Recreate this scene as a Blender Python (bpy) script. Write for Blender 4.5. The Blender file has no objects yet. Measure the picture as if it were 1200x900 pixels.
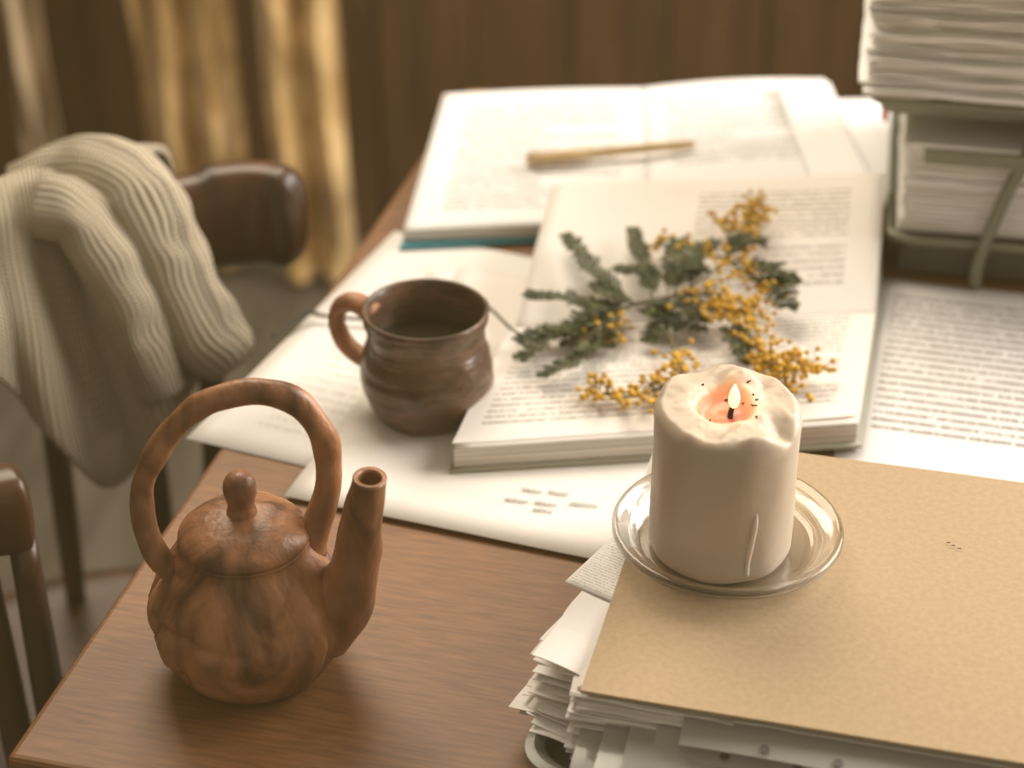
import bpy, bmesh, math, random
from mathutils import Vector, Matrix, noise
random.seed(7)
T = 0.75
sc = bpy.context.scene
COL = sc.collection

# ---------------------------------------------------------------- helpers
def link(ob, parent=None):
    COL.objects.link(ob)
    if parent: ob.parent = parent
    return ob

def empty(name):
    e = bpy.data.objects.new(name, None); e.empty_display_size = 0.05
    COL.objects.link(e); return e

def mesh_obj(name, verts, faces, mats=None, parent=None, smooth=True, midx=None, uvs=None):
    me = bpy.data.meshes.new(name)
    me.from_pydata([tuple(v) for v in verts], [], faces)
    me.update()
    if mats:
        if not isinstance(mats, (list, tuple)): mats = [mats]
        for m in mats: me.materials.append(m)
    if midx:
        for p, i in zip(me.polygons, midx): p.material_index = i
    if smooth:
        for p in me.polygons: p.use_smooth = True
    if uvs:
        uvl = me.uv_layers.new(name="UVMap")
        for l in me.loops: uvl.data[l.index].uv = uvs[l.vertex_index]
    ob = bpy.data.objects.new(name, me)
    return link(ob, parent)

def mod(ob, typ, **kw):
    m = ob.modifiers.new(typ.lower(), typ)
    for k, v in kw.items(): setattr(m, k, v)
    return m

def catmull(pts, n=8):
    pts = [Vector(p) for p in pts]
    if len(pts) < 3: 
        return [pts[0].lerp(pts[-1], i/n) for i in range(n+1)]
    out = []
    P = [pts[0]*2-pts[1]] + pts + [pts[-1]*2-pts[-2]]
    for i in range(1, len(P)-2):
        p0, p1, p2, p3 = P[i-1], P[i], P[i+1], P[i+2]
        for k in range(n):
            t = k/n
            out.append(0.5*((2*p1)+(-p0+p2)*t+(2*p0-5*p1+4*p2-p3)*t*t+(-p0+3*p1-3*p2+p3)*t**3))
    out.append(pts[-1].copy())
    return out

def interp(vals, t):
    x = t*(len(vals)-1); i = min(int(x), len(vals)-2); f = x-i
    return vals[i]*(1-f)+vals[i+1]*f

def tube_data(pts, radii, segs=16, n=8, hollow=0.0, flat=(1, 1), jitter=0.0, up=None, closed_caps=True):
    path = catmull(pts, n)
    N = len(path)
    tang = []
    for i in range(N):
        a = path[max(i-1, 0)]; b = path[min(i+1, N-1)]
        tang.append((b-a).normalized())
    nrm = Vector(up) if up else Vector((0, 0, 1))
    if abs(nrm.dot(tang[0])) > .95: nrm = Vector((0, 1, 0))
    verts, faces = [], []
    frames = []
    for i in range(N):
        t = tang[i]
        nrm = (nrm - t*nrm.dot(t)).normalized()
        frames.append((nrm.copy(), t.cross(nrm)))
    def ring(i, r):
        a, b = frames[i]
        base = len(verts)
        for k in range(segs):
            th = 2*math.pi*k/segs
            rr = r
            p = path[i]+a*math.cos(th)*rr*flat[0]+b*math.sin(th)*rr*flat[1]
            if jitter:
                q = p*60
                p += (p-path[i]).normalized()*jitter*noise.noise(q)
            verts.append(p)
        return base
    rings = [ring(i, interp(radii, i/(N-1))) for i in range(N)]
    if hollow:
        rings.append(ring(N-1, max(interp(radii, 1)-hollow*.5, .0005)))
        for i in range(N-1, int(N*.3), -1):
            rings.append(ring(i, max(interp(radii, i/(N-1))-hollow, .0005)))
    for a, b in zip(rings[:-1], rings[1:]):
        for k in range(segs):
            k2 = (k+1) % segs
            faces.append((a+k, a+k2, b+k2, b+k))
    if closed_caps:
        for rb, rev, c in ((rings[0], True, None), (rings[-1], False, None)):
            cidx = len(verts)
            cc = sum((verts[rb+k] for k in range(segs)), Vector())/segs
            verts.append(cc)
            for k in range(segs):
                k2 = (k+1) % segs
                faces.append((cidx, rb+k2, rb+k) if rev else (cidx, rb+k, rb+k2))
    return verts, faces

def tube(name, pts, radii, mat, parent=None, **kw):
    v, f = tube_data(pts, radii, **kw)
    return mesh_obj(name, v, f, mat, parent)

def lathe(name, prof, c, mat, parent=None, segs=64, n=4, disp=None, closed=False):
    pr = catmull([(r, z, 0) for r, z in prof], n) if n > 1 else [Vector((r, z, 0)) for r, z in prof]
    verts, faces = [], []
    for i, p in enumerate(pr):
        for k in range(segs):
            th = 2*math.pi*k/segs
            r, z = max(p.x, 0), p.y
            if disp: r, z = disp(r, z, th, i/(len(pr)-1))
            verts.append((c[0]+r*math.cos(th), c[1]+r*math.sin(th), c[2]+z))
    for i in range(len(pr)-1):
        for k in range(segs):
            k2 = (k+1) % segs
            faces.append((i*segs+k, i*segs+k2, (i+1)*segs+k2, (i+1)*segs+k))
    ob = mesh_obj(name, verts, faces, mat, parent)
    bm = bmesh.new(); bm.from_mesh(ob.data)
    bmesh.ops.remove_doubles(bm, verts=bm.verts, dist=1e-6)
    bmesh.ops.recalc_face_normals(bm, faces=bm.faces)
    bm.to_mesh(ob.data); bm.free()
    return ob

class Geo:
    def __init__(s): s.v = []; s.f = []; s.m = []
    def add(s, v, f, mi=0):
        o = len(s.v); s.v += [Vector(x) for x in v]
        s.f += [tuple(i+o for i in ff) for ff in f]; s.m += [mi]*len(f)
    def box(s, lo, hi, M=None, mi=0):
        vs = [Vector((x, y, z)) for z in (lo[2], hi[2]) for y in (lo[1], hi[1]) for x in (lo[0], hi[0])]
        if M: vs = [M @ v for v in vs]
        s.add(vs, [(0, 2, 3, 1), (4, 5, 7, 6), (0, 1, 5, 4), (2, 6, 7, 3), (0, 4, 6, 2), (1, 3, 7, 5)], mi)
    def obj(s, name, mats, parent=None, smooth=False):
        return mesh_obj(name, s.v, s.f, mats, parent, smooth, s.m)

# ---------------------------------------------------------------- materials
def newmat(name):
    m = bpy.data.materials.new(name); m.use_nodes = True
    nt = m.node_tree
    return m, nt, nt.nodes["Principled BSDF"]

def c4(c): return (c[0], c[1], c[2], 1)

def simple(name, c1, c2=None, rough=.6, scale=8, stretch=(1, 1, 1), detail=5, bump=0., bscale=None, metal=0, rotz=0, dist=0.0, lo=.35, hi=.65, bdist=.002, **inp):
    m, nt, b = newmat(name)
    N, L = nt.nodes, nt.links
    b.inputs["Roughness"].default_value = rough
    b.inputs["Metallic"].default_value = metal
    for k, v in inp.items():
        b.inputs[k.replace("_", " ")].default_value = v
    tc = N.new("ShaderNodeTexCoord"); mp = N.new("ShaderNodeMapping")
    mp.inputs["Scale"].default_value = stretch
    mp2 = N.new("ShaderNodeMapping"); mp2.inputs["Rotation"].default_value = (0, 0, rotz)
    L.new(tc.outputs["Object"], mp2.inputs[0]); L.new(mp2.outputs[0], mp.inputs[0])
    nz = N.new("ShaderNodeTexNoise"); nz.inputs["Scale"].default_value = scale
    nz.inputs["Detail"].default_value = detail; nz.inputs["Distortion"].default_value = dist
    L.new(mp.outputs[0], nz.inputs[0])
    cr = N.new("ShaderNodeValToRGB")
    cr.color_ramp.elements[0].color = c4(c1); cr.color_ramp.elements[1].color = c4(c2 or c1)
    cr.color_ramp.elements[0].position = lo; cr.color_ramp.elements[1].position = hi
    L.new(nz.outputs[0], cr.inputs[0]); L.new(cr.outputs[0], b.inputs["Base Color"])
    if bump:
        bp = N.new("ShaderNodeBump"); bp.inputs["Strength"].default_value = bump; bp.inputs["Distance"].default_value = bdist
        if bscale:
            n2 = N.new("ShaderNodeTexNoise"); n2.inputs["Scale"].default_value = bscale; n2.inputs["Detail"].default_value = 4
            L.new(mp.outputs[0], n2.inputs[0]); L.new(n2.outputs[0], bp.inputs["Height"])
        else: L.new(nz.outputs[0], bp.inputs["Height"])
        L.new(bp.outputs[0], b.inputs["Normal"])
    return m

def math_node(nt, op, a, b=None, clamp=False):
    n = nt.nodes.new("ShaderNodeMath"); n.operation = op; n.use_clamp = clamp
    for i, x in enumerate((a, b)):
        if x is None: continue
        if isinstance(x, (int, float)): n.inputs[i].default_value = x
        else: nt.links.new(x, n.inputs[i])
    return n.outputs[0]

def text_mat(name, base, ink, nlines=26, box=(.1, .9, .08, .92), cover=.46, words=110, fill=.42, rough=.7, seed=0., gaps=.38):
    m, nt, b = newmat(name)
    N, L = nt.nodes, nt.links
    b.inputs["Roughness"].default_value = rough
    b.inputs["Specular IOR Level"].default_value = .25
    tc = N.new("ShaderNodeTexCoord"); sp = N.new("ShaderNodeSeparateXYZ")
    L.new(tc.outputs["UV"], sp.inputs[0])
    u, v = sp.outputs[0], sp.outputs[1]
    vn = math_node(nt, "MULTIPLY", v, nlines)
    fr = math_node(nt, "FRACT", vn); fl = math_node(nt, "FLOOR", vn)
    line = math_node(nt, "LESS_THAN", fr, fill)
    def nzat(ws, off):
        cb = N.new("ShaderNodeCombineXYZ")
        L.new(math_node(nt, "MULTIPLY", u, ws), cb.inputs[0])
        L.new(math_node(nt, "ADD", math_node(nt, "MULTIPLY", fl, 7.31), seed+off), cb.inputs[1])
        if ws == words: L.new(math_node(nt, "MULTIPLY", fr, 2.5), cb.inputs[2])
        nz = N.new("ShaderNodeTexNoise"); nz.inputs["Scale"].default_value = 1.; nz.inputs["Detail"].default_value = 2
        L.new(cb.outputs[0], nz.inputs[0]); return nz.outputs[0]
    w = math_node(nt, "GREATER_THAN", nzat(words, 0), cover)
    w2 = math_node(nt, "GREATER_THAN", nzat(words*.38, 50), gaps)
    cb2 = N.new("ShaderNodeCombineXYZ"); L.new(math_node(nt, "MULTIPLY", fl, 3.77), cb2.inputs[0]); cb2.inputs[1].default_value = seed
    wn = N.new("ShaderNodeTexWhiteNoise"); L.new(cb2.outputs[0], wn.inputs[0])
    cut = math_node(nt, "MULTIPLY", math_node(nt, "GREATER_THAN", wn.outputs[0], .86), .35)
    u_end = math_node(nt, "SUBTRACT", box[1], cut)
    mk = line
    for x in (w, w2, math_node(nt, "GREATER_THAN", u, box[0]), math_node(nt, "LESS_THAN", u, u_end),
              math_node(nt, "GREATER_THAN", v, box[2]), math_node(nt, "LESS_THAN", v, box[3])):
        mk = math_node(nt, "MULTIPLY", mk, x)
    mx = N.new("ShaderNodeMix"); mx.data_type = 'RGBA'
    mx.inputs[6].default_value = c4(base); mx.inputs[7].default_value = c4(ink)
    L.new(mk, mx.inputs[0]); L.new(mx.outputs[2], b.inputs["Base Color"])
    return m

M_wood = simple("table_wood", (.118, .047, .014), (.245, .106, .033), rough=.50, scale=13, stretch=(3.0, 28, 28), rotz=math.radians(14.2), detail=14, bump=.15, dist=.4, lo=.26, hi=.74, bdist=.001)
M_dark = simple("dark_wood", (.034, .016, .007), (.085, .034, .013), rough=.35, scale=9, stretch=(4, 4, 1), bump=.05)
M_wall = simple("plank_wood", (.072, .034, .011), (.125, .060, .021), rough=.6, scale=5, stretch=(5, 5, .7), bump=.1)
M_wallL = simple("plaster_dark", (.10, .075, .04), (.13, .10, .055), rough=.9, scale=4)
M_floor = simple("floor_boards", (.070, .058, .042), (.108, .092, .070), rough=.45, scale=5, stretch=(8, 1, 1), bump=.1)
M_gold = simple("gold_curtain", (.42, .24, .075), (.88, .62, .28), rough=.30, scale=14, stretch=(2, 1, .8), bump=.8, bdist=.02, Sheen_Weight=.3)
M_beige = simple("beige_curtain", (.48, .36, .21), (.58, .45, .29), rough=.8, scale=6)
M_clay = simple("clay_teapot", (.095, .038, .016), (.42, .190, .084), rough=.42, scale=30, stretch=(1, 1, .5), detail=13, bump=.8, bscale=190, lo=.34, hi=.66, dist=1.4, bdist=.001)
M_clay_mug = simple("clay_mug", (.052, .029, .017), (.165, .094, .056), rough=.34, scale=50, stretch=(1, 1, 2), detail=10, bump=.9, bscale=110, lo=.32, hi=.7, dist=.6, bdist=.0012)
M_clay_red = simple("clay_red", (.26, .105, .05), (.44, .20, .10), rough=.5, scale=60, bump=.3)
M_dregs = simple("tea_surface", (.025, .018, .009), (.035, .025, .013), rough=.08)
M_kraft = simple("kraft_board", (.375, .268, .155), (.42, .303, .180), rough=.75, scale=300, detail=6, bump=.15, bscale=400, bdist=.0006)
M_paper = simple("plain_paper", (.84, .81, .78), (.89, .86, .83), rough=.75, scale=5, bump=.05)
M_paper2 = simple("cream_paper", (.78, .73, .67), (.84, .80, .75), rough=.75, scale=5)
M_paperB = simple("cool_paper", (.86, .85, .84), (.90, .89, .88), rough=.7, scale=5)
M_pileA = simple("pile_paper", (.92, .91, .89), (.95, .94, .92), rough=.7, scale=5)
M_pileB = simple("pile_paper_cream", (.86, .82, .75), (.91, .88, .82), rough=.7, scale=5)
M_tray = simple("tray_plastic", (.19, .20, .165), (.23, .24, .20), rough=.35, scale=10)
M_metal = simple("tray_metal", (.17, .175, .125), (.23, .235, .175), rough=.45, scale=10, metal=.3)
M_gap = simple("tray_gap_shade", (.06, .06, .042), (.08, .08, .055), rough=.6)  # shade of the gap under the letter tray, as a dark colour
M_sleeve, nt, b = newmat("plastic_sleeve")
b.inputs["Base Color"].default_value = (.44, .44, .40, 1); b.inputs["Roughness"].default_value = .15
b.inputs["Alpha"].default_value = .78
M_hole = simple("punch_hole", (.12, .11, .10), rough=.8)
M_teal = simple("teal_cover", (.03, .22, .27), rough=.5)
M_red = simple("red_tab", (.6, .10, .09), rough=.5)
M_yel = simple("mimosa_yellow", (.50, .27, .02), (.78, .49, .06), rough=.8, scale=120, lo=.3, hi=.7)
M_leaf = simple("mimosa_leaf", (.030, .040, .015), (.115, .125, .045), rough=.6, scale=60)
M_stem = simple("stem", (.13, .11, .05), (.07, .05, .025), rough=.7)
M_twig = simple("dark_twig", (.03, .025, .02), rough=.7)
M_ink = simple("ink", (.24, .22, .21), rough=.8)
M_pen = simple("pen_wood", (.55, .38, .17), (.66, .48, .25), rough=.45, scale=20)
M_char = simple("charred", (.01, .008, .006), rough=.9)

def edge_mat(name, a, c, sc_=900):
    m, nt, b = newmat(name); N, L = nt.nodes, nt.links
    b.inputs["Roughness"].default_value = .8
    tc = N.new("ShaderNodeTexCoord"); mp = N.new("ShaderNodeMapping"); mp.inputs["Scale"].default_value = (4, 4, sc_)
    L.new(tc.outputs["Object"], mp.inputs[0])
    nz = N.new("ShaderNodeTexNoise"); nz.inputs["Scale"].default_value = 1; nz.inputs["Detail"].default_value = 2
    L.new(mp.outputs[0], nz.inputs[0])
    cr = N.new("ShaderNodeValToRGB"); cr.color_ramp.elements[0].position = .35; cr.color_ramp.elements[1].position = .6
    cr.color_ramp.elements[0].color = c4(a); cr.color_ramp.elements[1].color = c4(c)
    L.new(nz.outputs[0], cr.inputs[0]); L.new(cr.outputs[0], b.inputs["Base Color"])
    return m
M_edge = edge_mat("page_edges", (.44, .40, .34), (.76, .71, .63), 700)

M_bookF = text_mat("book_text_front", (.84, .79, .73), (.36, .32, .28), 24, (.05, .93, .10, .92), .43, 190, .38)
M_bookR = text_mat("book_text_rear", (.85, .80, .74), (.42, .37, .32), 23, (.45, .90, .16, .86), .43, 190, .40, seed=5)
M_note = text_mat("notebook_text", (.85, .84, .83), (.36, .35, .34), 34, (.14, .88, .1, .9), .42, 110, .45, seed=9)
M_noteR = text_mat("notebook_text_r", (.86, .85, .84), (.42, .41, .40), 30, (.12, .8, .35, .9), .43, 110, .45, seed=2)
M_print = text_mat("printed_text", (.80, .77, .74), (.24, .22, .21), 28, (.07, .93, .20, .93), .41, 200, .44, seed=12, gaps=.36)
M_sheetA = text_mat("faint_text", (.82, .79, .75), (.62, .58, .54), 30, (.15, .8, .1, .8), .50, 120, .35, seed=31)
M_smallprint = text_mat("small_print", (.80, .78, .75), (.45, .43, .42), 34, (.02, .98, .02, .98), .5, 120, .40, seed=44)

# knit
def knit_mat():
    m, nt, b = newmat("knit_wool"); N, L = nt.nodes, nt.links
    b.inputs["Roughness"].default_value = .9
    b.inputs["Sheen Weight"].default_value = .2
    tc = N.new("ShaderNodeTexCoord"); sp = N.new("ShaderNodeSeparateXYZ"); L.new(tc.outputs["UV"], sp.inputs[0])
    su = math_node(nt, "SINE", math_node(nt, "MULTIPLY", sp.outputs[0], 2*math.pi*66))
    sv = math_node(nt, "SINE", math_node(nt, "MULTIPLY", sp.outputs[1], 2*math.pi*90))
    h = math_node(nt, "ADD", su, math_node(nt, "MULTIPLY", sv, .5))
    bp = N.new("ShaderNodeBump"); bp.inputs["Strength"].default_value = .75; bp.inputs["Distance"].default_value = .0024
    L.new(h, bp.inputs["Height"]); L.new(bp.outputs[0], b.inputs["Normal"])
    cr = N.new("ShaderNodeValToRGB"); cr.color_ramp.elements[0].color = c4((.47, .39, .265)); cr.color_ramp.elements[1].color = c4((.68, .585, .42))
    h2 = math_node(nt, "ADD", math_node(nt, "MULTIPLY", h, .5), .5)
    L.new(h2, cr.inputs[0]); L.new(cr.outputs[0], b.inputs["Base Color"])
    return m
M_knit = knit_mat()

# ---------------------------------------------------------------- frames
yaw = math.radians(14.2)
E1 = Vector((math.cos(yaw), -math.sin(yaw), 0)); E2 = Vector((math.sin(yaw), math.cos(yaw), 0))
C = Vector((-.2456, .7148, 0))
def frame(o, z=0.):
    return Matrix(((E1.x, E2.x, 0, o[0]), (E1.y, E2.y, 0, o[1]), (0, 0, 1, z), (0, 0, 0, 1)))

# ---------------------------------------------------------------- room
g = Geo(); g.box((-2.2, -1.6, -.05), (1.6, 2.85, 0)); g.obj("floor", [M_floor])
g = Geo(); x = -2.2; i = 0
g.box((-2.2, 2.74, 0), (1.6, 2.85, 2.5))
while x < 1.6:
    w = .143
    g.box((x+.002, 2.715+.003*(i % 2), .0), (min(x+w-.002, 1.6), 2.745, 2.5)); x += w; i += 1
wb = g.obj("wall_back", [M_wall]); 
g = Geo(); g.box((-2.25, -1.6, 0), (-2.2, 2.85, 2.5)); g.obj("wall_left", [M_wallL])
g = Geo()
g.box((1.6, -1.6, 0), (1.68, 2.85, 1.0)); g.box((1.6, -1.6, 2.35), (1.68, 2.85, 2.5))
g.box((1.6, -1.6, 1.0), (1.68, .7, 2.35)); g.box((1.6, 2.5, 1.0), (1.68, 2.85, 2.35))
g.obj("wall_right", [M_wallL])
g = Geo()
for lo, hi in (((1.59, .70, 1.0), (1.69, .75, 2.35)), ((1.59, 2.45, 1.0), (1.69, 2.5, 2.35)), ((1.59, .75, 1.0), (1.69, 2.45, 1.05)),
               ((1.59, .75, 2.30), (1.69, 2.45, 2.35)), ((1.61, 1.58, 1.05), (1.67, 1.62, 2.30))):
    g.box(lo, hi)
g.obj("window_1", [M_paper2])

def curtain(name, x0, x1, y, mat, amp, k, ph=0, z1=2.2):
    nu, nv = 60, 60; V, F = [], []
    for j in range(nv+1):
        for i in range(nu+1):
            a = i/nu; h = (j/nv)**1.6
            tw = .006*math.sin(h*14+ph)
            V.append((x0+(x1-x0)*a+tw, y+amp*math.sin(a*k*2*math.pi+ph+.6*math.sin(h*3))+.030*noise.noise(Vector((a*4, h*18, ph))), .015+h*z1))
    for j in range(nv):
        for i in range(nu):
            q = j*(nu+1)+i; F.append((q, q+1, q+nu+2, q+nu+1))
    ob = mesh_obj(name, V, F, mat); mod(ob, 'SOLIDIFY', thickness=.002)
curtain("gold_curtain", -.535, -.395, 2.60, M_gold, .018, 2.2, .5)
curtain("gold_curtain", -.345, -.235, 2.56, M_gold, .018, 1.8, 2.)
curtain("beige_curtain", -.72, -.66, 2.62, M_beige, .012, 1.5, 1.)

# ---------------------------------------------------------------- table
tab = empty("wooden_table")
FM = frame(C)
g = Geo(); g.box((0, 0, T-.028), (1.35, .85, T), FM)
top = g.obj("table_top", [M_wood], tab); mod(top, 'BEVEL', width=.004, segments=3)
g = Geo(); g.box((.05, .05, T-.11), (1.3, .07, T-.029), FM); g.box((.05, .79, T-.11), (1.3, .81, T-.029), FM)
g.box((.05, .07, T-.11), (.07, .79, T-.029), FM); g.box((1.28, .07, T-.11), (1.3, .79, T-.029), FM)
g.obj("apron", [M_dark], tab)
for k, (a, b_) in enumerate(((.04, .04), (1.25, .04), (.04, .76), (1.25, .76))):
    g = Geo(); g.box((a, b_, 0), (a+.055, b_+.055, T-.029), FM); g.obj("leg_%d" % (k+1), [M_dark], tab)

# ---------------------------------------------------------------- sheets
def sheet(name, o, ang, w, h, z, mat, wob=.0006, thick=.0003, parent=None, seed=0., n=14, curl=0.0):
    d1 = Vector((math.cos(ang), math.sin(ang), 0)); d2 = Vector((-math.sin(ang), math.cos(ang), 0))
    V, F, U = [], [], []
    for j in range(n+1):
        for i in range(n+1):
            a, b_ = i/n, j/n
            p = Vector((o[0], o[1], 0))+d1*a*w+d2*b_*h
            zz = z+T+wob*(noise.noise(Vector((p.x*9+seed, p.y*9, seed)))+.7)
            if curl: zz += curl*max(0, .25-b_)**2*16
            V.append((p.x, p.y, zz)); U.append((a, b_))
    for j in range(n):
        for i in range(n):
            q = j*(n+1)+i; F.append((q, q+1, q+n+2, q+n+1))
    ob = mesh_obj(name, V, F, mat, parent, uvs=U)
    mod(ob, 'SOLIDIFY', thickness=thick, offset=1)
    return ob
angA = math.atan2(-.378, .926)
sheet("paper_sheet", (-.1975, .9965), angA, .21, .297, .0003, M_sheetA, wob=.0004)
sheet("paper_sheet", (-.085, 1.02), math.radians(-8), .25, .19, .0015, M_paper, wob=.0004)
hs = empty("handwritten_sheet")
sheet("page", (-.1318, .932), math.radians(-19), .21, .297, .0025, M_paper2, wob=.0006, parent=hs)
g = Geo()
for (x0, x1, y0, ln) in ((.006, .018, .9375, 1), (.021, .033, .9350, 5), (-.004, .010, .9275, 2), (.013, .026, .9245, 6), (.033, .050, .9235, 3), (.012, .024, .9175, 4)):
    pts = []; n_ = int((x1-x0)/.00055)
    for k in range(n_):
        t = k/n_; am = .0015+.0016*noise.noise(Vector((k*.5, ln, 0)))
        pts.append((x0+(x1-x0)*t+.0006*math.sin(k*2.1), y0-.003*t+am*math.sin(k*1.5+ln), T+.0040))
    v, f = tube_data(pts, [.00030, .00022], segs=5, n=4); g.add(v, f)
g.obj("ink_writing", [M_ink], hs)
sheet("printed_page", C+E1*.36+E2*.345, -yaw, .26, .25, .0003, M_print, wob=.0005)
sheet("printed_page", (.06, 1.30), math.radians(3), .28, .20, .0003, M_paperB, wob=.0004)

# ---------------------------------------------------------------- generic curved block (book halves)
def patch(p00, p10, p01, p11, a, b_):
    return (Vector(p00)*(1-a)+Vector(p10)*a)*(1-b_)+(Vector(p01)*(1-a)+Vector(p11)*a)*b_
def block(name, q, ztop, zbot, mats, parent, nu=24, nv=24):
    V, F, U, MI = [], [], [], []
    for layer in (0, 1):
        for j in range(nv+1):
            for i in range(nu+1):
                a, b_ = i/nu, j/nv
                p = patch(*q, a, b_)
                z = ztop(a, b_) if layer == 0 else zbot(a, b_)
                V.append((p[0], p[1], T+z)); U.append((a, b_))
    S = (nu+1)*(nv+1)
    for j in range(nv):
        for i in range(nu):
            x = j*(nu+1)+i
            F.append((x, x+1, x+nu+2, x+nu+1)); MI.append(0)
            F.append((S+x, S+x+nu+1, S+x+nu+2, S+x+1)); MI.append(1)
    for i in range(nu):
        F.append((i, S+i, S+i+1, i+1)); MI.append(1)
        x = nv*(nu+1)+i; F.append((x, x+1, S+x+1, S+x)); MI.append(1)
    for j in range(nv):
        x = j*(nu+1); F.append((x, x+nu+1, S+x+nu+1, S+x)); MI.append(1)
        x = j*(nu+1)+nu; F.append((x, S+x, S+x+nu+1, x+nu+1)); MI.append(1)
    ob = mesh_obj(name, V, F, mats, parent, True, MI, U)
    for p in ob.data.polygons:
        if p.material_index == 1: p.use_smooth = False
    return ob

# main open book
book = empty("open_book")
G0, G1 = (.003, 1.104), (.239, 1.124)
F0, F1 = (-.034, .957), (.206, .984)
R0, R1 = (.030, 1.258), (.267, 1.276)
def zf(a, b_):   # b_=1 at gutter
    d = 1-b_
    z = .0195+.004*math.sin(min(1, (1-d)*1.2)*math.pi*.6)
    if b_ > .86: z -= .009*((b_-.86)/.14)**2
    return z+.0012*noise.noise(Vector((a*3, b_*3, 1)))
def zr(a, b_):   # b_=0 at gutter
    z = .0145+.034*(1-(1-min(1, b_*1.05))**2)*.9
    return z+.0012*noise.noise(Vector((a*3, b_*3, 4)))
block("front_pages", (F0, F1, G0, G1), zf, lambda a, b_: .0065, [M_bookF, M_edge], book)
block("rear_pages", (G0, G1, R0, R1), zr, lambda a, b_: .0065+.014*b_, [M_bookR, M_edge], book)
M_cover = simple("book_cover", (.33, .32, .24), (.38, .37, .28), rough=.5)
off = .003
cv = [(F0[0]-off, F0[1]-off), (F1[0]+off, F1[1]-off), (G0[0]-off, G0[1]), (G1[0]+off, G1[1])]
block("cover_front", cv, lambda a, b_: .006, lambda a, b_: .004, [M_cover, M_cover], book)
cv = [(G0[0]-off, G0[1]), (G1[0]+off, G1[1]), (R0[0]-off, R0[1]+off), (R1[0]+off, R1[1]+off)]
block("cover_rear", cv, lambda a, b_: .006+.014*b_, lambda a, b_: .004+.014*b_, [M_cover, M_cover], book)
V, F, U = [], [], []
for j in range(13):
    for i in range(19):
        a, b_ = i/18, j/12
        p = patch((F0[0]-.001, F0[1]+.004), (F1[0]+.002, F1[1]+.006), G0, G1, a, b_)
        V.append((p[0], p[1], T+zf(a, b_)+.0008+.003*max(0, a-.6)*(1-b_))); U.append((a, b_))
for j in range(12):
    for i in range(18):
        q = j*19+i; F.append((q, q+1, q+20, q+19))
mesh_obj("loose_leaf", V, F, M_bookF, book, uvs=U)

# notebook at the back
nb = empty("open_notebook")
def zn(a, b_): return .0125+.0015*math.sin(a*math.pi)
def znr(a, b_): return .0125+.0035*math.sin(a*math.pi)
block("left_pages", ((-.0775, 1.249), (.100, 1.262), (-.056, 1.495), (.106, 1.508)), zn, lambda a, b_: .0045, [M_note, M_edge], nb)
block("right_pages", ((.100, 1.262), (.262, 1.285), (.106, 1.508), (.260, 1.527)), znr, lambda a, b_: .0045, [M_noteR, M_edge], nb)
g = Geo()
g.add([(-.080, 1.240, T+.002), (.265, 1.278, T+.002), (.260, 1.523, T+.002), (-.045, 1.502, T+.002),
       (-.080, 1.240, T+.004), (.265, 1.278, T+.004), (.260, 1.523, T+.004), (-.045, 1.502, T+.004)],
      [(3, 2, 1, 0), (4, 5, 6, 7), (0, 1, 5, 4), (1, 2, 6, 5), (2, 3, 7, 6), (3, 0, 4, 7)])
g.obj("teal_cover", [M_teal], nb)

# pen
pen = empty("wooden_pen")
pz = T+.0205
pa, pb = Vector((.012, 1.352, pz)), Vector((.140, 1.380, pz))
d = pb-pa
tube("barrel", [pa, pa+d*.35, pa+d*.36, pa+d*.9, pb], [.0040, .0040, .0036, .0034, .0022], M_pen, pen, segs=14, n=4)
tube("cap", [pa-d*.005, pa+d*.38], [.0047, .0045], M_pen, pen, segs=14, n=2)
tube("clip", [pa+d*.02+Vector((0, -.006, .003)), pa+d*.2+Vector((0, -.0075, .003)), pa+d*.33+Vector((0, -.006, .003))], [.0014, .0014], M_pen, pen, segs=8, n=3)

# ---------------------------------------------------------------- mug
mug = empty("clay_mug")
MC = (-.0520, 1.025, T+.0032)
def dmug(r, z, th, t):
    if .002 < z and r > .02 and t < .55:
        r += .0003*math.sin(z*620+1.5*math.sin(th*2))+.0002*math.sin(z*1900+3*math.sin(th))+.0014*noise.noise(Vector((math.cos(th)*2, math.sin(th)*2, z*40)))
    return r, z
lathe("mug_body", [(0, 0), (.022, 0), (.030, .001), (.0340, .006), (.0390, .017), (.0408, .027), (.0398, .038), (.0362, .048), (.0350, .054), (.0368, .0645), (.0380, .0695),
                   (.0372, .0715), (.0352, .0705), (.0335, .064), (.0325, .056), (.0335, .045), (.036, .03), (.033, .012), (.02, .006), (0, .006)],
      MC, M_clay_mug, mug, disp=dmug, n=8, segs=96)
lathe("tea", [(0, .046), (.02, .046), (.0335, .046)], MC, M_dregs, mug, n=1)
lathe("rim_lip", [(.0376, .0680), (.0384, .0695), (.0381, .0712), (.0371, .0721), (.0357, .0712), (.0350, .0695)], MC, M_clay_mug, mug)
hd = Vector((-.93, .36, 0)).normalized()
mc = Vector(MC)
tube("handle", [mc+hd*.034+Vector((0, 0, .061)), mc+hd*.046+Vector((0, 0, .0665)), mc+hd*.056+Vector((0, 0, .062)), mc+hd*.0595+Vector((0, 0, .050)),
                mc+hd*.055+Vector((0, 0, .037)), mc+hd*.046+Vector((0, 0, .030)), mc+hd*.036+Vector((0, 0, .028))],
     [.0062, .0058, .0055, .0052, .005, .0052, .006], M_clay_red, mug, flat=(1, 1.3), jitter=.0006)

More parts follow.
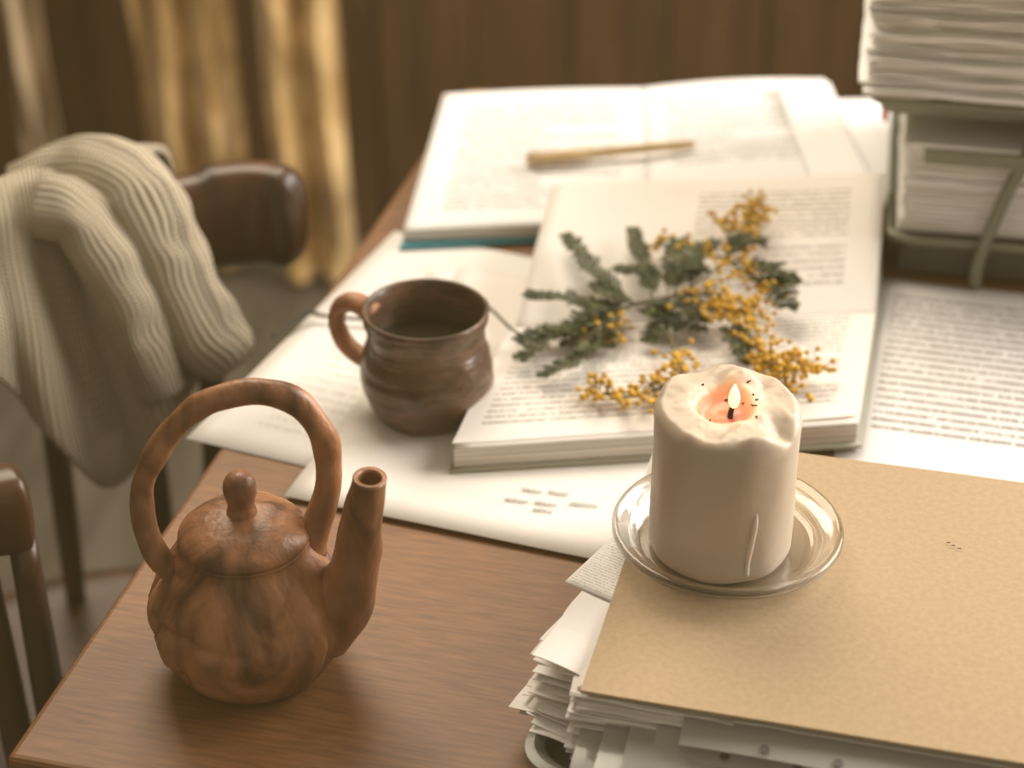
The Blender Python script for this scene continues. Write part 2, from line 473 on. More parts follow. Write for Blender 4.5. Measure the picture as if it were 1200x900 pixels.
# ---------------------------------------------------------------- teapot
tp = empty("clay_teapot")
TC = Vector((-.1325, .788, T))
def dpot(r, z, th, t):
    w = max(0, min(1, (z-.004)/.02))*max(0, min(1, (.080-z)/.035))
    tw = th-z*11+.5*math.sin(2*th+z*30)
    s1 = math.sin(5*tw+1.2*math.sin(2*th)); s1 = (1-abs(s1))**2.4*-1+.28
    amp = .75+.5*math.sin(th*2+1.0)
    r += w*(.0036*s1*amp+.0010*math.sin(11*th-z*60+math.sin(3*th)*2)+.0022*noise.noise(Vector((math.cos(th)*2.2, math.sin(th)*2.2, z*30)))+.0005*noise.noise(Vector((math.cos(th)*14, math.sin(th)*14, z*200))))
    return r, z
lathe("body", [(0, 0), (.028, 0), (.036, .0015), (.0420, .009), (.0475, .021), (.0505, .034), (.0485, .046), (.0435, .058), (.0375, .068), (.0335, .0745), (.0320, .078), (.0300, .0780), (.0290, .074), (0, .072)],
      TC, M_clay, tp, segs=160, n=8, disp=dpot)
LC = TC+Vector((0, 0, .0775))
lathe("lid", [(0, -.001), (.0300, -.001), (.0322, .0012), (.0325, .0035), (.0305, .0068), (.0255, .0108), (.018, .0140), (.010, .0158), (.0, .0165)], LC, M_clay, tp,
      disp=lambda r, z, th, t: (r+.0007*noise.noise(Vector((math.cos(th)*3, math.sin(th)*3, z*90))), z+.0004*noise.noise(Vector((r*200*math.cos(th), r*200*math.sin(th), 1)))))
lathe("lid_knob", [(0, .014), (.007, .0145), (.0072, .018), (.0066, .021), (.0074, .025), (.0083, .029), (.0078, .034), (.0055, .0375), (.0025, .0390), (0, .0395)], LC, M_clay, tp, segs=32)
hp = [(-.158, .052), (-.1630, .060), (-.1735, .074), (-.1795, .092), (-.1790, .110), (-.1705, .130), (-.1560, .1475), (-.1390, .1570), (-.1200, .1595), (-.1030, .1530), (-.0930, .139), (-.0890, .120), (-.0910, .101), (-.0970, .084), (-.1020, .068)]
hy = [.780, .778, .778, .780, .784, .788, .791, .793, .794, .795, .795, .795, .794, .793, .792]
tube("handle", [(x, y, T+z) for (x, z), y in zip(hp, hy)], [.0090, .0062, .0054, .0052, .0053, .0055, .0057, .0059, .0061, .0063, .0064, .0062, .0060, .0068, .0095], M_clay, tp, segs=24, n=6, flat=(1.08, .95), jitter=.0016)
tube("spout", [(-.098, .783, T+.028), (-.0865, .779, T+.044), (-.0785, .777, T+.064), (-.0740, .776, T+.086), (-.0710, .775, T+.106), (-.0680, .774, T+.1235)],
     [.0195, .0170, .0135, .0112, .0095, .0086], M_clay, tp, segs=28, n=8, hollow=.0028, jitter=.0018)

# ---------------------------------------------------------------- stack with tray and folder
Fp = Vector((.0313, .694, 0))
def loc(a, b_, z): 
    p = Fp+E1*a+E2*b_; return Vector((p.x, p.y, T+z))
tray = empty("plastic_tray")
def rrect(a0, a1, b0, b1, r, n=8):
    pts = []
    for cx, cy, s in ((a0+r, b0+r, 180), (a1-r, b0+r, 270), (a1-r, b1-r, 0), (a0+r, b1-r, 90)):
        for k in range(n+1):
            th = math.radians(s+90*k/n); pts.append((cx+r*math.cos(th), cy+r*math.sin(th)))
    return pts
def tray_shell(name, a0, a1, b0, b1, z0, z1, mat, parent, r=.02, lip=.004, L=loc):
    rows = [(0.004, z0), (0, z0), (-lip*.8, z1-.002), (-lip*1.6, z1), (-lip*2.2, z1-.0005), (-lip*2.2, z1-.003)]
    V, F = [], []
    n = None
    for o_, z in [(0.02, z0+.0)]+rows:
        pts = rrect(a0+o_, a1-o_, b0+o_, b1-o_, r if o_ <= .004 else .01)
        n = len(pts)
        V += [L(x, y, z) for x, y in pts]
    R = 7
    for i in range(R-1):
        for k in range(n):
            k2 = (k+1) % n; F.append((i*n+k, i*n+k2, (i+1)*n+k2, (i+1)*n+k))
    F.append(tuple(range(n-1, -1, -1)))
    ob = mesh_obj(name, V, F, mat, parent, smooth=False); mod(ob, 'SOLIDIFY', thickness=.0015)
    return ob
def loct(a, b_, z, r=-.17):
    a2 = a*math.cos(r)-b_*math.sin(r); b2 = a*math.sin(r)+b_*math.cos(r)
    return loc(a2-.020, b2+.002, z)
tray_shell("tray_base", 0, .30, 0, .205, .002, .0145, M_tray, tray, L=loct)

def sheet_solid(g, L, a0, b0, w, h, r, zc, th, mi, droop=0., wav=.0004, nx=18):
    V, F = [], []; ph = random.uniform(0, 9)
    for layer in (0, 1):
        for j in range(nx+1):
            for i in range(nx+1):
                x = w*i/nx; y = h*j/nx
                xx = a0+x*math.cos(r)-y*math.sin(r); yy = b0+y*math.cos(r)+x*math.sin(r)
                ed = max(0, 1-i/5)+max(0, 1-j/4)
                zz = zc+layer*th+min(1, ed)*wav*noise.noise(Vector((x*30+ph, y*30, ph)))
                if droop and xx < 0: zz -= droop*(-xx/.03)**1.5
                xx += .0015*noise.noise(Vector((y*40, ph, 3)))*max(0, 1-i/3)
                V.append(L(xx, yy, zz))
    S = (nx+1)**2
    for j in range(nx):
        for i in range(nx):
            q = j*(nx+1)+i
            F.append((S+q, S+q+1, S+q+nx+2, S+q+nx+1)); F.append((q, q+nx+1, q+nx+2, q+1))
    for i in range(nx):
        F.append((i, i+1, S+i+1, S+i)); q = nx*(nx+1)+i; F.append((q, S+q, S+q+1, q+1))
        q = i*(nx+1); F.append((q, S+q, S+q+nx+1, q+nx+1)); q = i*(nx+1)+nx; F.append((q, q+nx+1, S+q+nx+1, S+q))
    g.add(V, F, mi)
def stack(name, n, L, arng, brng, z0, z1, w, h, mats, rot=.03, wav=.0, parent=None):
    g = Geo(); dz = (z1-z0)/n
    for k in range(n):
        sheet_solid(g, L, random.uniform(*arng), random.uniform(*brng), w, h, random.uniform(-rot, rot), z0+k*dz, dz*random.uniform(.5, .85), random.randrange(len(mats)), wav=wav*dz)
    return g.obj(name, mats, parent)
ps = empty("paper_stack")
mats = [M_paper, M_paperB, M_paper2]
stack("full_sheets", 36, loc, (-.008, .002), (.000, .008), .0165, .0570, .30, .212, mats, rot=.008, wav=1.6, parent=ps)
g = Geo()
for k in range(26):
    z = .019+.0375*k/26; f = k/26
    a0 = random.uniform(-.042, -.026)+.012*f
    r = -random.uniform(.14, .30)
    sheet_solid(g, loc, a0, random.uniform(.004, .03)+.018*f, .09, random.uniform(.10, .16), r, z, .0005, random.randrange(3), droop=random.uniform(0, .005)*min(1, f*3), wav=.004)
g.obj("loose_scraps", mats, ps)
sp_ = sheet("printed_slip", loc(-.026, .082, 0), -yaw-.35, .06, .07, .0560, M_smallprint, wob=.001, parent=ps)

# plastic sleeves sticking out in front with punched holes
for k in range(5):
    V, F = [], []; nx, ny = 60, 10
    z0 = .036+.0048*k; a0 = .0+.012*k; ph = k*1.3
    def pos(i, j, a0=a0, z0=z0, ph=ph, k=k):
        x = a0+.33*i/nx
        ext = .014+.020*(4-k)/4+.007*math.sin(x*9+ph)
        y = -ext+(.03+ext)*j/ny
        f = (1-j/ny)**2
        return x, y, z0+f*(.003*math.sin(x*22+ph)-.009)
    for j in range(ny+1):
        for i in range(nx+1): V.append(loc(*pos(i, j)))
    for j in range(ny):
        for i in range(nx):
            q = j*(nx+1)+i; F.append((q, q+1, q+nx+2, q+nx+1))
    mesh_obj("sleeve_%d" % (k+1), V, F, M_sleeve, ps)
    g = Geo()
    for hnum in range(9):
        i = 3+k+hnum*6; x, y, z = pos(i, 1.0)
        ring = [loc(x+.0022*math.cos(t*math.pi/6), y+.0024*math.sin(t*math.pi/6), z+.0009) for t in range(12)]
        g.add(ring, [tuple(range(12))])
    g.obj("punch_holes_%d" % (k+1), [M_hole], ps)

# kraft folder
kf = empty("kraft_folder")
V, F = [], []; nx, ny = 40, 28
for layer in (0, 1):
    for j in range(ny+1):
        for i in range(nx+1):
            x = .34*i/nx; y = .222*j/ny
            z = .0585+.0009*noise.noise(Vector((x*9, y*9, 2)))+(.0016 if layer else 0)
            V.append(loc(x, y, z))
S = (nx+1)*(ny+1)
for j in range(ny):
    for i in range(nx):
        q = j*(nx+1)+i; F.append((S+q, S+q+1, S+q+nx+2, S+q+nx+1)); F.append((q, q+nx+1, q+nx+2, q+1))
for i in range(nx):
    F.append((i, i+1, S+i+1, S+i)); q = ny*(nx+1)+i; F.append((q, S+q, S+q+1, q+1))
for j in range(ny):
    q = j*(nx+1); F.append((q, S+q, S+q+nx+1, q+nx+1)); q += nx; F.append((q, q+nx+1, S+q+nx+1, S+q))
mesh_obj("board", V, F, M_kraft, kf, smooth=False)
g = Geo()
for (x, y) in ((.2215, .807), (.2235, .8045), (.226, .802)):
    c = Vector((x, y, T+.0612)); g.add([c+Vector((.0012*math.cos(t), .0005*math.sin(t), 0)) for t in (0, 1, 2, 3, 4, 5)], [(0, 1, 2, 3, 4, 5)])
g.obj("speck", [M_char], kf)

# ---------------------------------------------------------------- glass plate
M_glass, nt, b = newmat("clear_glass")
b.inputs["Base Color"].default_value = (.98, .99, .97, 1); b.inputs["Roughness"].default_value = .05
b.inputs["Transmission Weight"].default_value = 1.; b.inputs["IOR"].default_value = 1.55
b.inputs["Specular IOR Level"].default_value = .8
tr = nt.nodes.new("ShaderNodeBsdfTransparent"); mxs = nt.nodes.new("ShaderNodeMixShader"); mxs.inputs[0].default_value = .35
nt.links.new(b.outputs[0], mxs.inputs[1]); nt.links.new(tr.outputs[0], mxs.inputs[2])
nt.links.new(mxs.outputs[0], nt.nodes["Material Output"].inputs[0])
PC = (.1085, .806, T+.0615)
lathe("glass_plate", [(0, 0), (.040, 0), (.0450, .0005), (.0500, .0042), (.0550, .0062), (.0578, .0085), (.0582, .0112), (.0566, .0126), (.0535, .0118), (.0500, .0098), (.0455, .0055), (.040, .0035), (0, .0035)],
      PC, M_glass, segs=96, n=5)

# ---------------------------------------------------------------- candle
cd = empty("pillar_candle")
KC = Vector((.1045, .801, T+.0655)); H = .0825; R = .0356
CR = Vector((-.002, .001))
def wax_mat():
    m, nt, b = newmat("candle_wax"); N, L = nt.nodes, nt.links
    b.inputs["Roughness"].default_value = .42
    b.inputs["Subsurface Weight"].default_value = .6
    b.inputs["Subsurface Radius"].default_value = (1.0, .6, .4)
    b.inputs["Subsurface Scale"].default_value = .008
    tc = N.new("ShaderNodeTexCoord")
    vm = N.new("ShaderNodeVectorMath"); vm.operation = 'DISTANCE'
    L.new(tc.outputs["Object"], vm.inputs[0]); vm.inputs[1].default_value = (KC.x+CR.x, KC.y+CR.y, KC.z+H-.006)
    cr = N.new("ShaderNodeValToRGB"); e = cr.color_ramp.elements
    e[0].position = .0; e[0].color = c4((.80, .33, .19)); e[1].position = .80; e[1].color = c4((.53, .45, .35))  # flame glow painted into the pinkish pool wax, fading with distance
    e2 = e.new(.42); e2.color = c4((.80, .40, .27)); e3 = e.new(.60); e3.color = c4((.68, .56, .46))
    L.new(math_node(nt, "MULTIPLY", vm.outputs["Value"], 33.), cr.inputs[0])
    nz = N.new("ShaderNodeTexNoise"); nz.inputs["Scale"].default_value = 60; nz.inputs["Detail"].default_value = 6
    L.new(tc.outputs["Object"], nz.inputs[0])
    bp = N.new("ShaderNodeBump"); bp.inputs["Strength"].default_value = .4; bp.inputs["Distance"].default_value = .0015
    L.new(nz.outputs[0], bp.inputs["Height"]); L.new(bp.outputs[0], b.inputs["Normal"])
    L.new(cr.outputs[0], b.inputs["Base Color"])
    return m
M_wax = wax_mat()
V, F = [], []; SEG = 128
rows = []
def side_r(z, th):
    return R+.0007*noise.noise(Vector((math.cos(th)*2, math.sin(th)*2, z*30)))-(.0015*max(0, (.004-z)/.004))
def topz(r, th):
    x, y = r*math.cos(th), r*math.sin(th)
    z = H+.0034*noise.noise(Vector((x*48, y*48, 3)))+.0014*noise.noise(Vector((x*110, y*110, 7)))+.0004*noise.noise(Vector((x*300, y*300, 2)))
    z += .0024*math.sin(th-.3)*(r/R)
    z += .0040*math.exp(-((x-.006)**2+(y-.022)**2)/.00006)
    z -= .0060*math.exp(-((x-.024)**2+(y+.019)**2)/.00006)
    z -= .0020*math.exp(-((x+.012)**2+(y+.028)**2)/.00005)
    d = math.hypot(x-CR.x, (y-CR.y)*1.0)*(1+.08*math.sin(3*th+.6))
    z -= .0080/(1+math.exp((d-.0125)/.0011))
    e = r/R
    if e > .86: z -= .0045*((e-.86)/.14)**2.2
    return z
for z in [0, .001, .002, .004, .008]+[.008+(.060)*k/16 for k in range(1, 17)]:
    rows.append([(side_r(z, 2*math.pi*k/SEG), z, 2*math.pi*k/SEG) for k in range(SEG)])
rows.append([(side_r(.077, 2*math.pi*k/SEG), topz(R, 2*math.pi*k/SEG)-.001, 2*math.pi*k/SEG) for k in range(SEG)])
for e in [1-.02*k for k in range(1, 49)]:
    rows.append([(R*e, topz(R*e, 2*math.pi*k/SEG), 2*math.pi*k/SEG) for k in range(SEG)])
for row in rows:
    for r, z, th in row: V.append((KC.x+r*math.cos(th), KC.y+r*math.sin(th), KC.z+z))
for i in range(len(rows)-1):
    for k in range(SEG):
        k2 = (k+1) % SEG; F.append((i*SEG+k, i*SEG+k2, (i+1)*SEG+k2, (i+1)*SEG+k))
F.append(tuple(range(SEG-1, -1, -1)))
F.append(tuple((len(rows)-1)*SEG+k for k in range(SEG)))
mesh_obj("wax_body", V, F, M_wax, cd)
tha = math.radians(-72)
def onside(th, z, o=0): return (KC.x+(R+o)*math.cos(th), KC.y+(R+o)*math.sin(th), KC.z+z)
M_drip = simple("wax_drip", (.70, .63, .53), rough=.35, Subsurface_Weight=.5, Subsurface_Scale=.005)
tube("wax_drip", [onside(tha+.05, .042, -.0012), onside(tha+.04, .034, -.0006), onside(tha, .022, -.0006), onside(tha-.03, .012, -.0006), onside(tha-.03, .005, -.0006)], [.0010, .0016, .0016, .0013, .0014], M_drip, cd, segs=10, n=4)
WK = Vector((KC.x+.001, KC.y+.0005, KC.z+H-.0095))
tube("wick", [WK, WK+Vector((.0002, 0, .004)), WK+Vector((.001, 0, .008))], [.0015, .0014, .0012], M_char, cd, segs=8, n=3, jitter=.0004)
M_flame, nt, b = newmat("flame")
b.inputs["Emission Color"].default_value = (1, .80, .52, 1); b.inputs["Emission Strength"].default_value = 1.1
b.inputs["Base Color"].default_value = (1, .8, .5, 1)
FC = WK+Vector((.0014, 0, .0068))
lathe("flame", [(0, 0), (.0018, .001), (.0027, .0035), (.0028, .006), (.0020, .0095), (.0009, .012), (0, .0135)], FC, M_flame, cd, segs=20)
g = Geo()
for k in range(14):
    a = random.uniform(0, 6.28); r_ = random.uniform(.008, .019)
    x, y = CR.x+r_*math.cos(a), CR.y+r_*math.sin(a)
    z = topz(math.hypot(x, y), math.atan2(y, x))
    v, f = tube_data([KC+Vector((x, y, z)), KC+Vector((x+random.uniform(-.002, .002), y+random.uniform(-.001, .001), z+.0007))], [.0006, .0003], segs=6, n=1)
    g.add(v, f)
g.obj("burnt_specks", [M_char], cd)

# ---------------------------------------------------------------- mimosa
mim = empty("mimosa_sprig")
def W(x, y, z): return Vector((x, y, T+z))
stems = [
 [W(-.014, 1.112, .026), W(.008, 1.070, .030), W(.043, 1.077, .032), W(.0764, 1.099, .036), W(.110, 1.110, .040), W(.141, 1.140, .048), W(.160, 1.185, .052), W(.167, 1.215, .054)],
 [W(.0764, 1.099, .036), W(.126, 1.105, .040), W(.144, 1.067, .038), W(.161, 1.025, .034), W(.186, 1.024, .033)],
 [W(.150, 1.05, .036), W(.1645, 1.000, .031)],
 [W(.095, 1.103, .038), W(.10, 1.045, .034), W(.102, 1.01, .031), W(.085, .976, .028)],
 [W(.102, 1.015, .031), W(.074, 1.0, .029), W(.046, 1.005, .028)],
 [W(.07, 1.09, .035), W(.060, 1.07, .032), W(.048, 1.058, .030)],
 [W(.141, 1.140, .048), W(.122, 1.150, .048), W(.109, 1.165, .046), W(.089, 1.165, .042)],
 [W(.141, 1.140, .048), W(.144, 1.175, .051), W(.142, 1.19, .052)],
 [W(.141, 1.140, .046), W(.158, 1.118, .044), W(.168, 1.09, .040)],
 [W(.11, 1.11, .04), W(.128, 1.09, .04), W(.150, 1.082, .038)],
]
g = Geo()
for s in stems:
    v, f = tube_data(s, [.0011, .0006], segs=8, n=5); g.add(v, f)
g.obj("stems", [M_stem], mim, True)
bm = bmesh.new(); bmesh.ops.create_icosphere(bm, subdivisions=2, radius=1); bm.verts.ensure_lookup_table()
IV = [v.co.copy() for v in bm.verts]; IF = [tuple(v.index for v in f.verts) for f in bm.faces]; bm.free()
balls = []; bst = Geo()
def clump(path, n, spread, t0=0.):
    p = catmull(path, 10)
    for _ in range(n):
        t = random.uniform(t0, 1); i = t*(len(p)-1); i0 = min(int(i), len(p)-2); c = p[i0].lerp(p[i0+1], i-i0)
        for tries in range(12):
            o = Vector((random.gauss(0, spread), random.gauss(0, spread), abs(random.gauss(0, spread*.7))-.002))
            q = c+o; q.z = max(q.z, T+.0285)
            if all((q-b_[0]).length > .0034 for b_ in balls): break
        balls.append((q, random.uniform(.0016, .0023)))
        v, f = tube_data([c, q], [.0003, .0003], segs=4, n=1); bst.add(v, f)
clump(stems[0][4:], 74, .0068, .35)
clump(stems[1], 136, .0070, .3)
clump(stems[2], 60, .0070, .2)
clump(stems[3], 68, .006, .35)
clump(stems[4], 62, .0062, .1)
clump(stems[5], 28, .0055, .2)
clump(stems[6], 30, .006, .1)
clump(stems[7], 22, .007, .2)
clump(stems[8], 54, .0068)
clump(stems[9], 64, .0078, .2)
g = Geo()
for q, r in balls: g.add([q+v*r for v in IV], IF)
g.obj("blossoms", [M_yel], mim, True)
bst.obj("blossom_stalks", [M_stem], mim, True)
g = Geo()
def leaf(a, b_, bend=.006, width=.012, n=17):
    a, b_ = W(*a), W(*b_); d = (b_-a); side = d.normalized().cross(Vector((0, 0, 1)))
    mid = (a+b_)/2+side*bend+Vector((0, 0, .004))
    p = catmull([a, mid, b_], 10)
    v, f = tube_data([a, mid, b_], [.0008, .0004], segs=5, n=6); g.add(v, f)
    for k in range(n):
        t = .12+.86*k/(n-1); i = t*(len(p)-1); i0 = min(int(i), len(p)-2); c = p[i0].lerp(p[i0+1], i-i0)
        tg = (p[i0+1]-p[i0]).normalized(); sd = tg.cross(Vector((0, 0, 1))).normalized()
        Lp = width*(math.sin(math.pi*min(1, .22+t*.72))**.7)*random.uniform(.75, 1.2)+.002
        for sg in (-1, 1):
            pd = (sd*sg*.8+tg*.8+Vector((0, 0, random.uniform(-.15, .7)))).normalized()
            m = 7
            for q in range(m):
                cc = c+pd*Lp*(q+.5)/m
                l2 = pd.cross(Vector((0, 0, 1))).normalized()
                for s2 in (-1, 1):
                    ld = (l2*s2*.75+pd*.65+Vector((0, 0, random.uniform(-.2, .5)))).normalized()
                    ll = .0042*(1-.4*q/m); wv = ld.cross(Vector((0, 0, 1))).normalized()*.0010
                    wv.z += random.uniform(-.0004, .0004)
                    pts = [cc, cc+ld*ll*.45+wv, cc+ld*ll, cc+ld*ll*.45-wv]
                    for pp in pts: pp.z = max(pp.z, T+.0262)
                    g.add(pts, [(0, 1, 2, 3)])
leaves = [((.074, 1.105, .036), (.036, 1.172, .048)), 
 ((.065, 1.093, .034), (.011, 1.112, .036)),
 ((.053, 1.074, .032), (.004, 1.038, .032)), ((.046, 1.076, .032), (.004, 1.060, .033)), ((.053, 1.066, .031), (.019, 1.020, .030)),
 ((.093, 1.11, .040), (.0815, 1.18, .048)), ((.105, 1.108, .040), (.112, 1.165, .047)),
 ((.155, 1.12, .044), (.175, 1.085, .042)), ((.150, 1.135, .046), (.182, 1.105, .048)), ((.134, 1.072, .036), (.146, 1.030, .034)),
 ((.075, 1.098, .034), (.045, 1.075, .030)), ((.09, 1.10, .036), (.085, 1.060, .031)), ((.10, 1.105, .036), (.118, 1.07, .033)),
 ((.115, 1.11, .04), (.134, 1.160, .048)), ((.08, 1.10, .036), (.055, 1.120, .038)), ((.06, 1.085, .033), (.035, 1.060, .030)),
 ((.09, 1.105, .038), (.070, 1.135, .042)), ((.10, 1.108, .04), (.125, 1.130, .045)), ((.08, 1.095, .035), (.105, 1.075, .034)), ((.14, 1.14, .048), (.165, 1.155, .052)),
 ((.07, 1.095, .034), (.060, 1.055, .031))]
for i, (a, b_) in enumerate(leaves): leaf(a, b_, bend=random.uniform(-.009, .009), width=random.uniform(.006, .010))
g.obj("leaves", [M_leaf], mim, False)
tube("long_stalk", [W(-.157, 1.112, .005), W(-.147, 1.126, .006), W(-.1357, 1.139, .008), W(-.1224, 1.137, .006), W(-.07, 1.128, .007), W(-.030, 1.118, .014), W(-.014, 1.112, .026)],
     [.0009, .0013, .0016, .0013, .0012, .0013, .0012], M_twig, mim, segs=8, n=5)

# ---------------------------------------------------------------- letter tray with paper stacks
lt = empty("letter_tray")
O = Vector((.270, 1.212, 0)); ta = math.radians(-10.5)
def loc2(a, b_, z):
    return Vector((O.x+a*math.cos(ta)-b_*math.sin(ta), O.y+a*math.sin(ta)+b_*math.cos(ta), T+z))
tray_shell("lower_tier", -.004, .30, -.004, .26, .022, .032, M_metal, lt, r=.012, lip=.003, L=loc2)
tray_shell("upper_tier", -.024, .30, -.004, .26, .120, .132, M_metal, lt, r=.012, lip=.003, L=loc2)
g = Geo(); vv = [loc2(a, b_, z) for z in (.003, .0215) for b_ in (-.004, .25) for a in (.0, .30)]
g.add(vv, [(0, 2, 3, 1), (4, 5, 7, 6), (0, 1, 5, 4), (2, 6, 7, 3), (0, 4, 6, 2), (1, 3, 7, 5)]); g.obj("gap_shade_box", [M_gap], lt)  # dark box added to stand for the shade beneath the tray
for k, (x, y) in enumerate(((.064, -.018), (.29, -.018), (.03, .275), (.29, .275))):
    s = -1 if y < 0 else 1
    tube("post_%d" % (k+1), [loc2(x-.012, y, .003), loc2(x-.012, y, .02), loc2(x-.006, y, .05), loc2(x+.002, y, .08), loc2(x+.012, y, .11), loc2(x+.014, y-s*.006, .120)], [.0045]*3, M_metal, lt, segs=12, n=4)
gg = Geo(); v = [loc2(.008, -.024, .094), loc2(.16, -.024, .094), loc2(.16, -.024, .104), loc2(.008, -.024, .104)]
v2 = [p+Vector((0, .004, 0)) for p in v]
gg.add(v+v2, [(0, 1, 2, 3), (7, 6, 5, 4), (0, 4, 5, 1), (1, 5, 6, 2), (2, 6, 7, 3), (3, 7, 4, 0)]); gg.obj("label_bar", [M_metal], lt)
stack("paper_pile", 52, loc2, (-.005, .001), (-.004, -.001), .0345, .100, .28, .24, [M_pileA, M_pileA, M_pileB], rot=.005, wav=.5)
stack("paper_pile", 44, loc2, (-.040, -.028), (-.012, .001), .1345, .228, .30, .24, [M_pileA, M_pileA, M_pileB], rot=.02, wav=1.)
sheet("paper_sheet", (.222, 1.30), math.radians(2), .045, .20, .018, M_paperB, wob=.004)
g = Geo(); g.box((.262, 1.275, T+.085), (.2645, 1.287, T+.098)); 
g.obj("red_bookmark", [M_red])

# ---------------------------------------------------------------- chair
ch = empty("captains_chair")
rail = [(-.150, 1.250), (-.185, 1.264), (-.235, 1.248), (-.31, 1.205), (-.38, 1.14), (-.42, 1.06), (-.425, .99), (-.395, .93), (-.34, .898), (-.290, .893), (-.270, .901)]
rz = [.770]*11
def sweep_rail():
    path = catmull([(x, y, z) for (x, y), z in zip(rail, rz)], 8)
    prof = []
    for k in range(20):
        th = 2*math.pi*k/20; c, s = math.cos(th), math.sin(th)
        prof.append((.017*abs(c)**.6*(1 if c > 0 else -1), .034*abs(s)**.6*(1 if s > 0 else -1)))
    V, F = [], []; N_ = len(path)
    for i, p in enumerate(path):
        t = (path[min(i+1, N_-1)]-path[max(i-1, 0)]).normalized(); nn = t.cross(Vector((0, 0, 1)))
        e = min(i, N_-1-i); sc_ = [.55, .85, .96][e] if e < 3 else 1
        hs_ = 1.12 if i < 14 else (1 if i < 50 else .75)
        for a, b_ in prof: V.append(p+nn*a*sc_+Vector((0, 0, b_*sc_*hs_)))
    for i in range(N_-1):
        for k in range(20):
            k2 = (k+1) % 20; F.append((i*20+k, i*20+k2, (i+1)*20+k2, (i+1)*20+k))
    F.append(tuple(range(19, -1, -1))); F.append(tuple((N_-1)*20+k for k in range(20)))
    mesh_obj("curved_rail", V, F, M_dark, ch)
    return path
rp = sweep_rail()
SC = Vector((-.285, 1.075, 0))
lathe("seat", [(0, .420), (.17, .420), (.195, .428), (.20, .440), (.19, .452), (.15, .450), (0, .444)], SC, M_dark, ch, segs=48, n=3)
for k in range(11):
    i = int(14+(len(rp)-18)*k/10); p = rp[i].copy(); p.z = .748
    dd = Vector((p.x-SC.x, p.y-SC.y, 0)); q = SC+dd.normalized()*.165; q.z = .445
    tube("spindle_%d" % (k+1), [p, p.lerp(q, .35), p.lerp(q, .7), q], [.008, .0095, .0095, .008], M_dark, ch, segs=10, n=4)
for k, (x, y) in enumerate(((-.13, -.13), (.13, -.13), (.13, .13), (-.13, .13))):
    a = SC+Vector((x, y, .43)); b_ = SC+Vector((x*1.35, y*1.35, .002))
    tube("leg_%d" % (k+1), [a, a.lerp(b_, .5), b_], [.015, .018, .012], M_dark, ch, segs=12, n=5)
tube("stretcher_1", [SC+Vector((-.15, -.15, .2)), SC+Vector((.15, .15, .2))], [.009, .012, .009], M_dark, ch, segs=10, n=6)
tube("stretcher_2", [SC+Vector((.15, -.15, .22)), SC+Vector((-.15, .15, .22))], [.009, .012, .009], M_dark, ch, segs=10, n=6)

# ---------------------------------------------------------------- sweater
sw = empty("knit_sweater")
def surf(name, curves, nu, nv, u0=0, u1=1, v1=1, fold=.0, ph=0., thick=.006):
    cols = [catmull(c, 6) for c in curves]
    L_ = len(cols[0])
    rowsP = [catmull([c[i] for c in cols], nu//(len(cols)-1)) for i in range(L_)]
    W_ = len(rowsP[0]); V, F, U = [], [], []
    for i in range(L_):
        for k in range(W_):
            p = rowsP[i][k].copy()
            a, b_ = k/(W_-1), i/(L_-1)
            f = fold*(math.sin(a*21+ph+b_*2)+.6*math.sin(a*37+b_*3+ph*2))
            wgt = .35+.65*b_
            p += Vector((.25, -.9, .25))*f*wgt
            V.append(p); U.append((u0+(u1-u0)*a, b_*v1))
    for i in range(L_-1):
        for k in range(W_-1):
            q = i*W_+k; F.append((q, q+1, q+W_+1, q+W_))
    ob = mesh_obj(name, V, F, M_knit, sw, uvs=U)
    mod(ob, 'SOLIDIFY', thickness=thick, offset=1); mod(ob, 'SUBSURF', levels=1, render_levels=1)
    return ob
def drape(Q, R_, out, bulge=.02, backz=.70):
    Q, R_, out = Vector(Q), Vector(R_), Vector(out)
    inn = -out
    b = Q+out*.034; b0 = b.copy(); b0.z = backz
    return [b0, b+Vector((0, 0, -.02)), Q+out*.012+Vector((0, 0, .008)), Q+inn*.016+Vector((0, 0, .004)),
            Q+inn*.032+Vector((0, 0, -.022)), (Q+inn*.036).lerp(R_, .5)+inn*bulge*.4, R_]
def outdir(Q):
    d = Vector((Q[0]-SC.x+.02, Q[1]-SC.y+.02, 0)); return d.normalized()
pts = [((-.250, 1.240, .815), (-.200, 1.188, .700)), ((-.268, 1.231, .818), (-.222, 1.172, .680)), ((-.290, 1.218, .818), (-.254, 1.150, .635)),
       ((-.315, 1.203, .818), (-.290, 1.136, .620)), ((-.345, 1.175, .818), (-.322, 1.115, .690)), ((-.385, 1.130, .818), (-.358, 1.095, .755)), ((-.420, 1.060, .818), (-.390, 1.055, .795))]
surf("torso_panel", [drape(q, r, outdir(q)) for q, r in pts], 72, 40, fold=.0055, ph=.6)
def sleeve(name, path, rad, flat, ph=0):
    v, f = tube_data(path, rad, segs=28, n=8, flat=flat)
    segs = 28; n = (len(v)-2)//segs
    U = [((k/segs)*.5, (i/n)*.9) for i in range(n) for k in range(segs)]+[(0, 0), (0, 1)]
    vv = []
    for idx, p in enumerate(v):
        p = Vector(p); vv.append(p+Vector((0, 0, 1))*.006*noise.noise(p*35+Vector((ph, 0, 0)))+Vector((1, 0, 0))*.006*noise.noise(p*45))
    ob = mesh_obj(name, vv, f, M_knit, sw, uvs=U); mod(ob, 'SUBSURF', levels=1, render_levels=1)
sleeve("sleeve_1", [(-.340, 1.215, .808), (-.305, 1.222, .820), (-.275, 1.212, .824), (-.248, 1.195, .812), (-.234, 1.180, .780), (-.218, 1.172, .735), (-.196, 1.178, .700)],
       [.018, .022, .024, .025, .024, .025, .022], (1.0, 1.15))
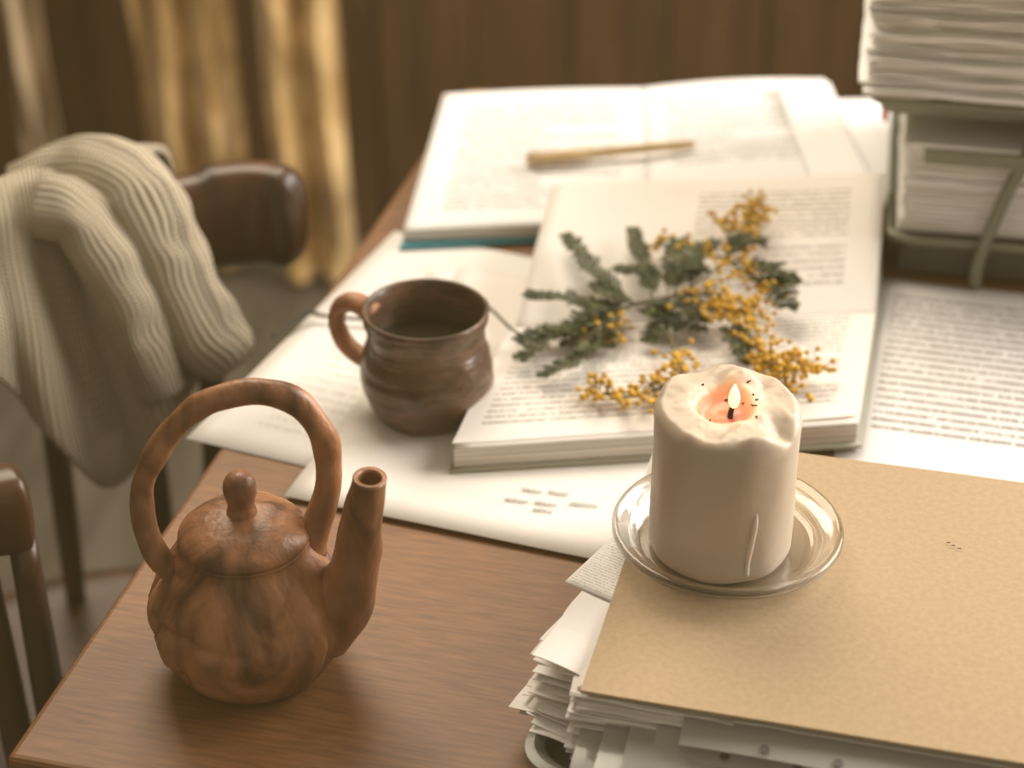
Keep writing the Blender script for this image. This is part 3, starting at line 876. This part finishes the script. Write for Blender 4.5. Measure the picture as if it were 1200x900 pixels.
sleeve("sleeve_2", [(-.315, 1.175, .820), (-.285, 1.170, .812), (-.265, 1.158, .780), (-.252, 1.152, .740), (-.240, 1.155, .690)],
       [.020, .021, .021, .020, .018], (1.0, 1.2), 3)

# ---------------------------------------------------------------- light
def area(name, loc_, target, size, energy, color, sy=None):
    ld = bpy.data.lights.new(name, 'AREA'); ld.energy = energy; ld.color = color; ld.size = size
    if sy: ld.shape = 'RECTANGLE'; ld.size_y = sy
    ob = bpy.data.objects.new(name, ld); COL.objects.link(ob)
    ob.location = loc_; ob.rotation_euler = (Vector(target)-Vector(loc_)).to_track_quat('-Z', 'Y').to_euler()
area("window_daylight", (1.85, 1.6, 1.75), (0, 1.2, .8), 1.7, 104, (1, .95, .90), 1.4)
area("overhead_fill", (-.3, 2.2, 2.4), (-.05, 1.1, .75), 1.2, 42, (1, .89, .73))  # added warm fill from above, no fixture behind it
pl = bpy.data.lights.new("candle_glow", 'POINT'); pl.energy = .010; pl.color = (1, .6, .28); pl.shadow_soft_size = .003
po = bpy.data.objects.new("candle_glow", pl); COL.objects.link(po); po.location = FC+Vector((0, 0, .018))
w = bpy.data.worlds.new("world"); sc.world = w; w.use_nodes = True
w.node_tree.nodes["Background"].inputs[0].default_value = (1., .86, .68, 1); w.node_tree.nodes["Background"].inputs[1].default_value = .40

# ---------------------------------------------------------------- camera
cam = bpy.data.cameras.new("camera"); co = bpy.data.objects.new("camera", cam); COL.objects.link(co)
co.location = (0, 0, 1.40); co.rotation_euler = (math.radians(58.5), 0, 0)
cam.lens = 69; cam.sensor_width = 36; cam.clip_start = .02
cam.dof.use_dof = True; cam.dof.focus_distance = .99; cam.dof.aperture_fstop = 4.8
sc.camera = co
vs = sc.view_settings
vs.view_transform = 'Standard'; vs.look = 'None'; vs.exposure = 0
vs.use_curve_mapping = True
cm = vs.curve_mapping
def setc(ci, pts):
    c = cm.curves[ci]
    c.points[0].location = pts[0]; c.points[-1].location = pts[-1]
    for p in pts[1:-1]: c.points.new(*p)
# gentle film-like fade: black point lifted, slightly warm
setc(0, [(0, .028), (1, 1)]); setc(1, [(0, .020), (1, .975)]); setc(2, [(0, .008), (1, .94)])
cm.update()
